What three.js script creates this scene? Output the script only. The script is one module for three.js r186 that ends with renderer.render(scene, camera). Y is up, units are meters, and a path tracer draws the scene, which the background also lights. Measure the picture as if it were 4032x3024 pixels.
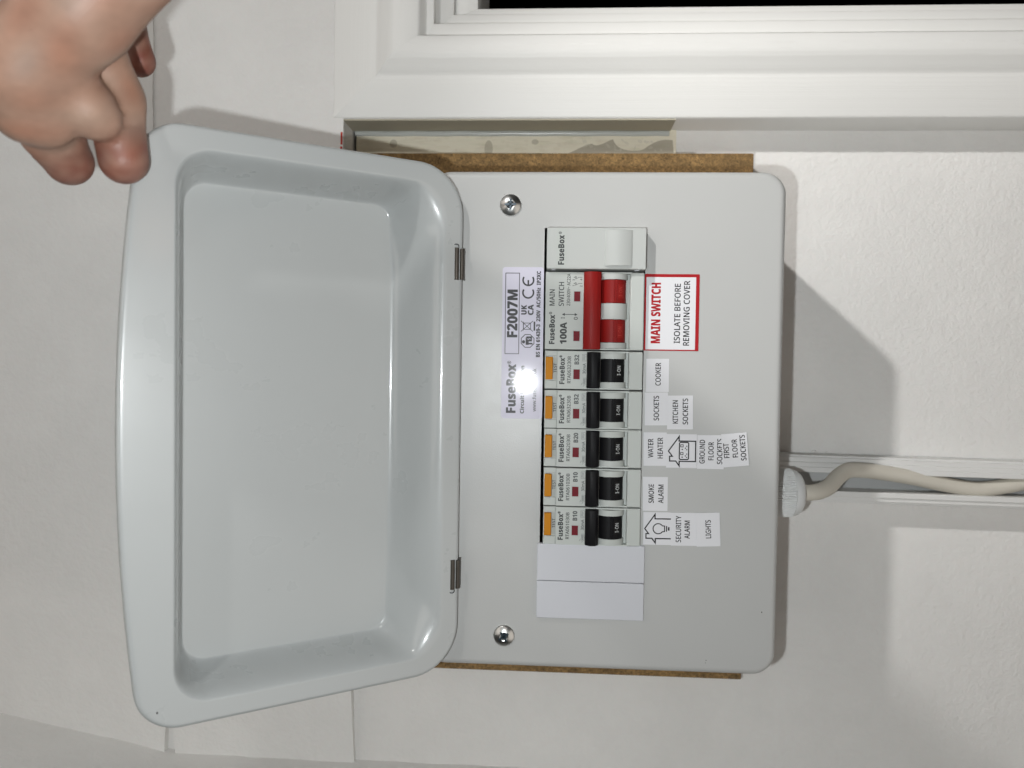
import * as THREE from 'three';
import { mergeGeometries, mergeVertices, toCreasedNormals } from 'three/addons/utils/BufferGeometryUtils.js';
import { RoundedBoxGeometry } from 'three/addons/geometries/RoundedBoxGeometry.js';
import { MarchingCubes } from 'three/addons/objects/MarchingCubes.js';
import { RectAreaLightUniformsLib } from 'three/addons/lights/RectAreaLightUniformsLib.js';
RectAreaLightUniformsLib.init();

// ---------------------------------------------------------------- camera, lights, exposure
// World: x right along the wall, y up, z out of the wall. The photograph was taken with the phone on its side.
const scene = new THREE.Scene();
scene.background = new THREE.Color(0x000000);
const MM = 0.001;
const camera = new THREE.PerspectiveCamera(53.07, 4 / 3, 0.01, 20);
camera.position.set(0, 0, 0.451);
camera.up.set(0.99947761, 0.01723282, -0.02734099);
camera.lookAt(-0.02824848, 0.05482472, 0.451 - 0.99809632);
camera.focus = 0.36;
camera.userData.fStop = camera.getFocalLength() / 2.8;

const renderer = new THREE.WebGLRenderer({ antialias: true });
renderer.toneMapping = THREE.LinearToneMapping;
renderer.toneMappingExposure = 0.9;
renderer.shadowMap.enabled = true;

const FLASH = [-18, 27, 451], TORCH = [345, 190, 385], AIM = [60, -420, 0];
const flashLight = new THREE.PointLight(new THREE.Color(0.94, 0.985, 1.0), 0.275, 0, 2);
flashLight.position.set(FLASH[0] * MM, FLASH[1] * MM, FLASH[2] * MM);
flashLight.castShadow = true; flashLight.shadow.radius = 0.16;
flashLight.name = 'flash_light';
scene.add(flashLight);
// an unseen hand torch at the right: a beam towards the lower wall and a weaker spill all round
const torchLight = new THREE.SpotLight(new THREE.Color(1.0, 0.985, 0.965), 0.68, 0, 38 * Math.PI / 180, 1, 2);
torchLight.position.set(TORCH[0] * MM, TORCH[1] * MM, TORCH[2] * MM);
torchLight.target.position.set(AIM[0] * MM, AIM[1] * MM, AIM[2] * MM);
torchLight.castShadow = true; torchLight.shadow.radius = 0.45;
torchLight.name = 'torch_beam_light';
scene.add(torchLight, torchLight.target);
const spillLight = new THREE.PointLight(new THREE.Color(1.0, 0.985, 0.965), 0.115, 0, 2);
spillLight.position.copy(torchLight.position);
spillLight.castShadow = true; spillLight.shadow.radius = 0.45;
spillLight.name = 'torch_spill_light';
scene.add(spillLight);
const unseenCeilingLight = new THREE.RectAreaLight(new THREE.Color(1.0, 0.93, 0.86), 1.1, 1.4, 1.4);  // unseen soft light from above, placed to lift the shadowed wall and box
unseenCeilingLight.position.set(0.35, 1.25, 0.95);
unseenCeilingLight.lookAt(0, 0, 0);
unseenCeilingLight.name = 'unseen_ceiling_light';
const unseenLowLight = new THREE.RectAreaLight(new THREE.Color(1.0, 0.92, 0.84), 0.9, 1.8, 1.2);  // unseen soft light from below, placed to light the wall under the box
unseenLowLight.position.set(-0.45, -1.15, 1.0);
unseenLowLight.lookAt(0, 0, 0);
unseenLowLight.name = 'unseen_low_light';
scene.add(unseenCeilingLight, unseenLowLight);

// ---------------------------------------------------------------- helpers
let seed = 7;
const rnd = () => { seed = (seed * 1664525 + 1013904223) >>> 0; return seed / 4294967296; };
const V = (x, y, z) => new THREE.Vector3(x, y, z);
const taken = {};
function numbered(name) {
  const n = taken[name] = (taken[name] ?? -1) + 1;
  return n ? name + '_' + String(n).padStart(3, '0') : name;
}
function thing(name, label, category, base, group) {
  const o = new THREE.Group();
  o.name = numbered(name); o.userData = { label, category };
  if (group) o.userData.group = group;
  o.position.set(base[0] * MM, base[1] * MM, base[2] * MM);
  o.base = base; scene.add(o);
  return o;
}
// geometry comes in millimetres of the world (or of the parent's own frame when local is set)
function part(parent, name, geo, mat, label) {
  const b = parent.base ?? [0, 0, 0];
  geo.translate(-b[0], -b[1], -b[2]);
  geo.scale(MM, MM, MM);
  const m = new THREE.Mesh(geo, mat);
  m.name = name; m.castShadow = m.receiveShadow = true;
  if (label) m.userData.label = label;
  m.base = b;
  parent.add(m);
  return m;
}
function single(name, geo, mat, label, category, base = [0, 0, 0]) {
  geo.translate(-base[0], -base[1], -base[2]); geo.scale(MM, MM, MM);
  const m = new THREE.Mesh(geo, mat);
  m.name = numbered(name); m.castShadow = m.receiveShadow = true;
  m.userData = { label, category };
  m.position.set(base[0] * MM, base[1] * MM, base[2] * MM);
  scene.add(m); m.base = base;
  return m;
}
function structure(name, geo, mat) {
  geo.scale(MM, MM, MM);
  const m = new THREE.Mesh(geo, mat);
  m.name = name; m.castShadow = m.receiveShadow = true; m.userData.kind = 'structure';
  scene.add(m); return m;
}
// uv in millimetres by dominant normal
function boxUV(g, k = 1) {
  const p = g.attributes.position, n = g.attributes.normal, uv = new Float32Array(p.count * 2);
  for (let i = 0; i < p.count; i++) {
    const ax = Math.abs(n.getX(i)), ay = Math.abs(n.getY(i)), az = Math.abs(n.getZ(i));
    let u, v;
    if (az >= ax && az >= ay) { u = p.getX(i); v = p.getY(i); }
    else if (ax >= ay) { u = p.getZ(i); v = p.getY(i); }
    else { u = p.getX(i); v = p.getZ(i); }
    uv[2 * i] = u * k; uv[2 * i + 1] = v * k;
  }
  g.setAttribute('uv', new THREE.BufferAttribute(uv, 2));
  return g;
}
const flat = (g) => { const r = g.index ? g.toNonIndexed() : g; r.computeVertexNormals(); return r; };
function box(x0, x1, y0, y1, z0, z1) {
  const g = new THREE.BoxGeometry(x1 - x0, y1 - y0, z1 - z0);
  g.translate((x0 + x1) / 2, (y0 + y1) / 2, (z0 + z1) / 2);
  return boxUV(g);
}
function rbox(x0, x1, y0, y1, z0, z1, r = 0.4, seg = 3) {
  const g = new RoundedBoxGeometry(x1 - x0, y1 - y0, z1 - z0, seg, r);
  g.translate((x0 + x1) / 2, (y0 + y1) / 2, (z0 + z1) / 2);
  return boxUV(g);
}
const merge = (list) => mergeGeometries(list.map((g) => { const r = g.index ? g.toNonIndexed() : g; for (const k of Object.keys(r.attributes)) if (!['position', 'normal', 'uv'].includes(k)) r.deleteAttribute(k); return r; }));
// cylinder along x
function xcyl(x0, x1, y, z, r, seg = 40, t0 = 0, t1 = Math.PI * 2, open = false) {
  const g = new THREE.CylinderGeometry(r, r, x1 - x0, seg, 1, open, t0, t1 - t0);
  g.rotateZ(Math.PI / 2); g.translate((x0 + x1) / 2, y, z);
  return g;
}
function roundRect(x0, x1, y0, y1, r) {
  const s = new THREE.Shape();
  s.moveTo(x0 + r, y0); s.lineTo(x1 - r, y0); s.absarc(x1 - r, y0 + r, r, -Math.PI / 2, 0);
  s.lineTo(x1, y1 - r); s.absarc(x1 - r, y1 - r, r, 0, Math.PI / 2);
  s.lineTo(x0 + r, y1); s.absarc(x0 + r, y1 - r, r, Math.PI / 2, Math.PI);
  s.lineTo(x0, y0 + r); s.absarc(x0 + r, y0 + r, r, Math.PI, Math.PI * 1.5);
  return s;
}
// loops of equal length joined into a skin
function loft(loops, closed = true, capEnd = false, capStart = false) {
  const n = loops[0].length, pos = [], idx = [];
  for (const l of loops) for (const p of l) pos.push(...p);
  const m = closed ? n : n - 1;
  for (let k = 0; k + 1 < loops.length; k++) for (let i = 0; i < m; i++) {
    const a = k * n + i, b = k * n + (i + 1) % n, c = a + n, d = b + n;
    idx.push(a, b, d, a, d, c);
  }
  const cap = (k, flip) => {
    const l = loops[k], c = [0, 1, 2].map((j) => l.reduce((s, p) => s + p[j], 0) / n), ci = pos.length / 3;
    pos.push(...c);
    for (let i = 0; i < n; i++) { const a = k * n + i, b = k * n + (i + 1) % n; flip ? idx.push(b, a, ci) : idx.push(a, b, ci); }
  };
  if (capEnd) cap(loops.length - 1, false);
  if (capStart) cap(0, true);
  const g = new THREE.BufferGeometry();
  g.setAttribute('position', new THREE.Float32BufferAttribute(pos, 3));
  g.setIndex(idx); g.computeVertexNormals();
  return boxUV(g);
}
// ---------------------------------------------------------------- textures
function valueNoise(w, h, cells, sd) {
  seed = sd;
  const gx = cells, gy = Math.max(1, Math.round(cells * h / w)), v = new Float32Array(gx * gy).map(() => rnd());
  const out = new Float32Array(w * h);
  for (let y = 0; y < h; y++) for (let x = 0; x < w; x++) {
    const fx = x / w * gx, fy = y / h * gy, ix = Math.floor(fx), iy = Math.floor(fy);
    let a = fx - ix, b = fy - iy; a = a * a * (3 - 2 * a); b = b * b * (3 - 2 * b);
    const q = (i, j) => v[((iy + j) % gy) * gx + (ix + i) % gx];
    out[y * w + x] = (q(0, 0) * (1 - a) + q(1, 0) * a) * (1 - b) + (q(0, 1) * (1 - a) + q(1, 1) * a) * b;
  }
  return out;
}
function fbm(w, h, list, sd) {
  const out = new Float32Array(w * h); let tot = 0;
  list.forEach(([c, k], i) => { const n = valueNoise(w, h, c, sd + i * 17); tot += k; for (let j = 0; j < out.length; j++) out[j] += n[j] * k; });
  for (let j = 0; j < out.length; j++) out[j] /= tot;
  return out;
}
function tex(w, h, fn, srgb, sizeMM) {
  const d = new Uint8Array(w * h * 4);
  for (let i = 0; i < w * h; i++) { const c = fn(i, i % w, (i / w) | 0); for (let k = 0; k < 3; k++) d[4 * i + k] = Math.max(0, Math.min(255, c[k])); d[4 * i + 3] = 255; }
  const t = new THREE.DataTexture(d, w, h);
  t.wrapS = t.wrapT = THREE.RepeatWrapping; t.magFilter = THREE.LinearFilter; t.minFilter = THREE.LinearMipmapLinearFilter; t.generateMipmaps = true;
  if (srgb) t.colorSpace = THREE.SRGBColorSpace;
  if (sizeMM) t.repeat.set(1 / sizeMM[0], 1 / sizeMM[1]);
  t.needsUpdate = true;
  return t;
}
const grey = (a) => (i) => [a[i] * 255, a[i] * 255, a[i] * 255];
const coatN = fbm(512, 512, [[170, 1], [85, 0.8], [30, 0.3]], 11);
const coatBump = tex(512, 512, grey(coatN), false, [42, 42]);
const plasterN = fbm(1024, 1024, [[8, 0.5], [40, 0.5], [110, 0.7], [260, 0.55]], 31);
const plasterBump = tex(1024, 1024, grey(plasterN), false, [230, 230]);
const plasterTone = (() => { const n = fbm(512, 512, [[4, 1], [11, 0.8], [37, 0.5], [120, 0.3]], 41); return tex(512, 512, (i) => { const k = 0.955 + 0.06 * (n[i] - 0.5); return [235 * k + 1, 234.5 * k, 231.5 * k]; }, true, [420, 420]); })();
const brushN = (() => { const a = fbm(256, 1024, [[24, 0.5], [60, 0.9], [128, 0.6]], 51); // streaks run along v
  const out = new Float32Array(256 * 1024), b = fbm(256, 1024, [[5, 1], [13, 0.6]], 57);
  const col = valueNoise(256, 4, 90, 61), col2 = valueNoise(256, 4, 37, 67);
  for (let y = 0; y < 1024; y++) for (let x = 0; x < 256; x++) { const w = b[y * 256 + x]; const sh = (x + Math.round(6 * w)) % 256; out[y * 256 + x] = (0.45 * col[sh] + 0.35 * col2[sh]) * (0.35 + w) + 0.25 * a[y * 256 + x]; }
  return out; })();
const brushBump = tex(256, 1024, grey(brushN), false, [40, 330]);
const chipTex = (() => {
  const n1 = fbm(1024, 512, [[300, 1], [150, 0.8]], 71), n2 = fbm(1024, 512, [[60, 1], [24, 0.6]], 83), n3 = valueNoise(1024, 512, 230, 97);
  return tex(1024, 512, (i) => { let k = 0.76 + 0.4 * (n1[i] - 0.5) + 0.22 * (n2[i] - 0.5); if (n3[i] > 0.86) k *= 0.74; if (n3[i] < 0.1) k *= 1.15; return [160 * k + 6, 128 * k + 4, 84 * k]; }, true, [180, 90]);
})();
const smear = (() => { const a = fbm(512, 512, [[5, 1], [13, 0.9], [34, 0.6]], 301), b = fbm(512, 512, [[90, 1], [200, 0.7]], 311); return tex(512, 512, (i) => { const k = 255 * Math.min(1, 0.72 + 0.42 * a[i] * (0.8 + 0.3 * b[i])); return [k, k, k]; }, false, [150, 150]); })();
const chipBump = (() => { const n = fbm(512, 512, [[200, 1], [90, 1]], 101); return tex(512, 512, grey(n), false, [110, 110]); })();

function canvasTex(wmm, hmm, ppm, draw, bg) {
  const c = document.createElement('canvas');
  c.width = Math.round(wmm * ppm); c.height = Math.round(hmm * ppm);
  const x = c.getContext('2d');
  x.fillStyle = bg; x.fillRect(0, 0, c.width, c.height);
  x.setTransform(ppm, 0, 0, ppm, 0, 0);
  draw(x);
  const t = new THREE.CanvasTexture(c); t.colorSpace = THREE.SRGBColorSpace; t.anisotropy = 8;
  return t;
}
// text with its baseline at y, stretched to a width in millimetres; cap is the capital height
function text(x, str, px, py, cap, width, color, { weight = '', align = 'left', font = 'sans-serif' } = {}) {
  x.save(); x.translate(px, py);
  const k = cap / 0.72 / 100;
  x.font = `${weight} 100px ${font}`; x.fillStyle = color; x.textBaseline = 'alphabetic';
  const w = x.measureText(str).width, sx = width ? width / w : k;
  x.scale(sx, k); x.textAlign = align; x.fillText(str, 0, 0);
  x.strokeStyle = color; x.lineJoin = 'round'; x.lineWidth = weight ? 5 : 3.5; x.strokeText(str, 0, 0);
  x.restore();
}
// thin card with a printed face; uv 0..1 over the face
function card(w, h, r, t, z) {
  const g = new THREE.ExtrudeGeometry(roundRect(-w / 2, w / 2, -h / 2, h / 2, Math.max(r, 0.05)), { depth: t, bevelEnabled: false, curveSegments: 6 });
  const p = g.attributes.position, uv = g.attributes.uv;
  for (let i = 0; i < p.count; i++) uv.setXY(i, p.getX(i) / w + 0.5, p.getY(i) / h + 0.5);
  g.translate(0, 0, z);
  return g;
}
// ---------------------------------------------------------------- materials
const std = (o) => new THREE.MeshStandardMaterial(o), phy = (o) => new THREE.MeshPhysicalMaterial(o);
const lin = (r, g, b) => new THREE.Color().setRGB(r, g, b);
const M = {
  wall: std({ map: plasterTone, bumpMap: plasterBump, bumpScale: 0.0005, roughness: 0.9 }),
  coat: phy({ color: lin(0.475, 0.478, 0.468), roughness: 0.38, roughnessMap: smear, bumpMap: coatBump, bumpScale: 0.00003, specularIntensity: 0.9 }),
  lidCoat: phy({ color: lin(0.45, 0.468, 0.465), roughness: 0.32, roughnessMap: smear, clearcoat: 0.7, clearcoatRoughness: 0.1, bumpMap: coatBump, bumpScale: 0.000004 }),
  gloss: std({ color: lin(0.79, 0.785, 0.76), bumpMap: brushBump, bumpScale: 0.0001, roughness: 0.5 }),
  glossFlat: std({ color: lin(0.79, 0.785, 0.76), roughness: 0.5 }),
  olive: std({ color: lin(0.42, 0.39, 0.31), bumpMap: brushBump, bumpScale: 0.0003, roughness: 0.8 }),
  chip: std({ map: chipTex, bumpMap: chipBump, bumpScale: 0.0004, roughness: 0.9 }),
  device: phy({ color: lin(0.49, 0.515, 0.49), roughness: 0.55, specularIntensity: 0.6 }),
  deviceLight: phy({ color: lin(0.47, 0.485, 0.468), roughness: 0.5, specularIntensity: 0.6 }),
  deviceDark: std({ color: lin(0.4, 0.42, 0.41), roughness: 0.5 }),
  inside: std({ color: lin(0.42, 0.43, 0.42), roughness: 0.6 }),
  blank: std({ color: lin(0.56, 0.567, 0.6), roughness: 0.5 }),
  black: phy({ color: lin(0.006, 0.006, 0.007), roughness: 0.5, specularIntensity: 0.3 }),
  red: phy({ color: lin(0.23, 0.008, 0.007), roughness: 0.5, specularIntensity: 0.4 }),
  indicator: phy({ color: lin(0.15, 0.006, 0.013), roughness: 0.6, specularIntensity: 0.5 }),
  button: phy({ color: lin(0.52, 0.2, 0.007), roughness: 0.6, specularIntensity: 0.4 }),
  steel: std({ color: lin(0.62, 0.62, 0.6), metalness: 1, roughness: 0.3 }),
  zincBlue: std({ color: lin(0.3, 0.38, 0.45), metalness: 1, roughness: 0.28 }),
  hinge: std({ color: lin(0.1, 0.088, 0.075), metalness: 0.8, roughness: 0.45 }),
  wire: std({ color: lin(0.06, 0.065, 0.07), metalness: 0.6, roughness: 0.4 }),
  plasticWhite: std({ color: lin(0.68, 0.69, 0.685), roughness: 0.45 }),
  upvc: std({ color: lin(0.72, 0.715, 0.7), roughness: 0.5 }),
  channel: std({ color: lin(0.46, 0.47, 0.47), roughness: 0.7 }),
  sheath: std({ color: lin(0.62, 0.585, 0.51), roughness: 0.55 }),
  caulk: std({ color: lin(0.5, 0.52, 0.5), roughness: 0.25 }),
  cream: std({ color: lin(0.55, 0.52, 0.4), roughness: 0.8 }),
  plaster: std({ color: lin(0.33, 0.31, 0.28), roughness: 0.95, bumpMap: plasterBump, bumpScale: 0.0006 }),
  glass: phy({ color: lin(1, 1, 1), transmission: 1, thickness: 0, roughness: 0.02, ior: 1.5 }),
  marker: std({ color: lin(0.4, 0.03, 0.015), roughness: 0.8 }),
  fleck: std({ color: lin(0.05, 0.05, 0.045), roughness: 0.8 }),
};
const printed = (map, o = {}) => phy({ map, roughness: 0.6, specularIntensity: 0.5, ...o });

// ---------------------------------------------------------------- setting
{
  // lower wall, open where the window is
  const s = new THREE.Shape([[-330, -420], [200.6, -420], [200.6, 47], [420, 47], [420, 118.5], [-330, 118.5]].map((p) => new THREE.Vector2(...p)));
  const g = new THREE.ExtrudeGeometry(s, { depth: 60, bevelEnabled: false }); g.translate(0, 0, -60);
  structure('wall', boxUV(flat(g)), M.wall);
  // upper wall stands 22 mm proud, its lower edge a rough plastered step, with a cracked joint higher up
  const recede = (g) => { const p = g.attributes.position; for (let i = 0; i < p.count; i++) if (p.getZ(i) > 0) { const t = Math.min(1, Math.max(0, (-40 - p.getX(i)) / 190)); p.setZ(i, p.getZ(i) - 18.5 * t); } return g; };
  const low = [], steps = 60;
  for (let i = 0; i <= steps; i++) { const x = -330 + (750 * i) / steps; low.push(new THREE.Vector2(x, 118.6 + (x > -100 ? 2 : (x + 100) * 0.035 + 2) + (rnd() - 0.5) * 0.5)); }
  const top = []; for (let i = 0; i <= steps; i++) { const x = 420 - (750 * i) / steps; top.push(new THREE.Vector2(x, 226.4 + 0.9 * Math.sin(x * 0.11) * (x < -100 ? 1 : 0.15) + (rnd() - 0.5) * 0.5)); }
  const slab = (lower, upper, zf) => { // columns from the lower to the upper edge
    const loops = lower.map((p, i) => { const t = Math.min(1, Math.max(0, (-40 - p.x) / 190)), z = zf - 18.5 * t, q = upper[i]; return [[p.x, p.y, -18], [p.x, p.y, z], [q.x, q.y, z], [q.x, q.y, -18]]; });
    return boxUV(toCreasedNormals(loft(loops.reverse(), true), 0.5));
  };
  structure('wall_above_step', slab(low, top.reverse(), 22), M.wall);
  const t2 = []; for (let i = 0; i <= steps; i++) { const x = -330 + (750 * i) / steps; t2.push(new THREE.Vector2(x, 230 + (x < -150 ? 1 : 0) + 1.1 * Math.sin(x * 0.13 + 1) * (x < -100 ? 1 : 0.2) + (rnd() - 0.5) * 0.6)); }
  structure('wall_top', slab(t2, t2.map((p) => new THREE.Vector2(p.x, 520)), 22.3), M.wall);
  { const gf = new THREE.BoxGeometry(750, 14, 39.2, 60, 1, 1); gf.translate(45, 229, 1.6); recede(gf); const p = gf.attributes.position; for (let i = 0; i < p.count; i++) if (p.getZ(i) > 0 && p.getX(i) < -190) p.setZ(i, p.getZ(i) - 3.5); structure('joint_filler', boxUV(gf), M.wall); }
  // the return of the wall at the far side
  const e = [[-242, -420]]; for (let y = -400; y <= 226; y += 12) e.push([-241 + (y > 100 ? (y - 100) * 0.012 : 0) + (rnd() - 0.5) * 0.8, y]);
  e.push([-239, 233]); for (let y = 240; y <= 520; y += 12) e.push([-239 + (y - 233) * 0.2 + (rnd() - 0.5) * 1.2, y]);
  e.push([-330, 520], [-330, -420]);
  const gr = new THREE.ExtrudeGeometry(new THREE.Shape(e.map((p) => new THREE.Vector2(...p))), { depth: 120, bevelEnabled: false }); gr.translate(0, 0, -10);
  structure('side_wall', boxUV(flat(gr)), M.wall);
  // strip of old unpainted wall beside the board
  const wall = scene.getObjectByName('wall');
  const patchTex = canvasTex(20, 186, 8, (x) => {
    seed = 303;
    for (let i = 0; i < 900; i++) { x.globalAlpha = 0.03 + 0.04 * rnd(); x.fillStyle = rnd() < 0.5 ? '#9a9074' : '#efe9d6'; x.beginPath(); x.ellipse(rnd() * 20, rnd() * 186, 0.2 + rnd() * 0.9, 0.4 + rnd() * 5, 0, 0, 7); x.fill(); }
    x.globalAlpha = 0.6; x.fillStyle = '#8f897b';
    x.beginPath(); x.moveTo(5, 119); x.bezierCurveTo(6, 126, 11, 132, 12, 138); x.bezierCurveTo(9, 141, 14, 147, 14.5, 150); x.bezierCurveTo(7, 152, 7, 164, 9, 168); x.bezierCurveTo(12, 172, 15, 176, 14, 184); x.lineTo(4, 185); x.bezierCurveTo(5, 160, 4, 140, 5, 119); x.fill();
    x.globalAlpha = 0.5; x.fillStyle = '#a39d8f';
    x.beginPath(); x.moveTo(3, 20); x.bezierCurveTo(5, 24, 3.4, 30, 6, 33); x.bezierCurveTo(7, 28, 7, 23, 5, 18); x.fill();
    for (const [a, b, r, q] of [[12, 22, 2.4, 2.2], [9, 78, 5, 2.4], [13, 105, 1.5, 2]]) { x.globalAlpha = 0.3; x.fillStyle = '#777060'; x.beginPath(); x.ellipse(a, b, r, q, 0, 0, 7); x.fill(); }
    for (let i = 0; i < 26; i++) { x.globalAlpha = 0.45; x.fillStyle = '#c9c4b6'; x.beginPath(); x.ellipse(6 + rnd() * 8, 132 + rnd() * 50, 0.3 + rnd() * 0.7, 0.3 + rnd() * 1.6, rnd() * 3, 0, 7); x.fill(); }
    x.globalAlpha = 1;
  }, '#e3ddca');
  patchTex.center.set(0, 0);
  const gp = card(20, 186, 0.2, 1.4, -0.4); gp.translate(125, 25.5, 0);
  part(wall, 'unpainted_strip', gp, printed(patchTex, { roughness: 0.75, bumpMap: plasterBump, bumpScale: 0.0001 }), 'old cream unpainted strip of wall with grey filler patches');
  const up = scene.getObjectByName('wall_above_step');
  const gm = merge([box(114, 119.5, 121, 122.2, 21.5, 22.12), box(120.6, 127.5, 120.9, 122, 21.5, 22.12)]);
  part(up, 'red_mark', gm, M.marker, 'broken red marker line at the plaster step');
}
// ---------------------------------------------------------------- window with moulded casing
{
  const w = thing('window', 'white painted window casing with stepped moulding round a black night-time pane', 'window', [134.7, -420, 0]);
  const X0 = 134.7, Y0 = 126.8;
  // profile across the casing: distance from the outer edge, height from the lower wall
  const warp = [[0, 0], [36, 34.5], [49.8, 43], [52.7, 46], [56.8, 52.5], [59.4, 54.3], [66.7, 61], [68.5, 62], [79.4, 66], [81.3, 67.5]];
  const jw = (q) => { for (let i = 1; i < warp.length; i++) if (q <= warp[i][0] || i === warp.length - 1) { const [a, b] = warp[i - 1], [c, d] = warp[i]; return b + ((q - a) / (c - a)) * (d - b); } };
  const run = (profile, jamb, x0 = X0, y0 = Y0) => {
    const mk = (a) => profile.map(([q, z]) => a(q, z));
    const far = jamb ? mk((q, z) => [x0 + jw(q), -420, z]) : mk((q, z) => [430, y0 - q, z]);
    const near = mk((q, z) => [x0 + jw(q), y0 - q, z]);
    const N = 40, loops = [];
    for (let i = 0; i <= N; i++) loops.push(near.map((p, k) => p.map((v, j) => v + (far[k][j] - v) * (i / N))));
    if (jamb) loops.reverse();
    let g = loft(loops, false);
    g = toCreasedNormals(g, 0.7);
    boxUV(g);
    if (!jamb) { const uv = g.attributes.uv; for (let i = 0; i < uv.count; i++) uv.setXY(i, uv.getY(i), uv.getX(i)); }
    return g;
  };
  const casing = [[0, -2], [0, 20.8], [0.4, 21.8], [1.2, 22.4], [24, 22.6], [25.2, 22.9], [26.2, 24], [29, 25.6], [32, 28], [34.5, 29.4], [36.5, 29.8], [48.6, 29.8], [49.6, 29.4], [50.4, 28], [51.4, 24.4], [52.7, 22.5], [56.4, 22.2], [56.8, 21.8], [57, 10]];
  const sash = [[56.6, 8], [56.9, 17.6], [57.6, 16], [58.4, 14.9], [59.4, 14.2], [66.1, 14], [66.6, 13.6], [66.8, 6]];
  const bead = [[66.5, 4], [66.9, 9.6], [67.4, 9.9], [78.6, 9.2], [79.6, 8.8], [80.2, -8]];
  part(w, 'jamb_casing', run(casing, true), M.gloss);
  part(w, 'head_casing', run(casing, false), M.gloss);
  part(w, 'sash_stile', run(sash, true), M.gloss);
  part(w, 'sash_rail', run(sash, false), M.gloss);
  part(w, 'glazing_bead', run(bead, true), M.glossFlat);
  part(w, 'glazing_bead', run(bead, false), M.glossFlat);
  part(w, 'pane', box(199, 430, -420, 48.5, -4, -0.5), M.glass, 'black glass pane');
  part(w, 'bare_edge', box(134.1, 135, -64, 126.2, 1.2, 21.4), M.olive, 'bare yellowed edge of the casing');
    const pts = []; for (let i = 0; i <= 24; i++) pts.push(V(132.9 + 0.12 * Math.sin(i * 1.7), 119 - i * 7.6, 0.7));
  part(w, 'caulk_bead', new THREE.TubeGeometry(new THREE.CatmullRomCurve3(pts), 120, 1.7, 10), M.caulk);
}
// ---------------------------------------------------------------- backing board
single('backing_board', rbox(-176, 117, -107.5, 116.5, -0.5, 18, 0.7), M.chip, 'brown raw chipboard panel screwed to wall behind the grey consumer unit', 'board', [-29.5, -107.5, 0]);

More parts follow.
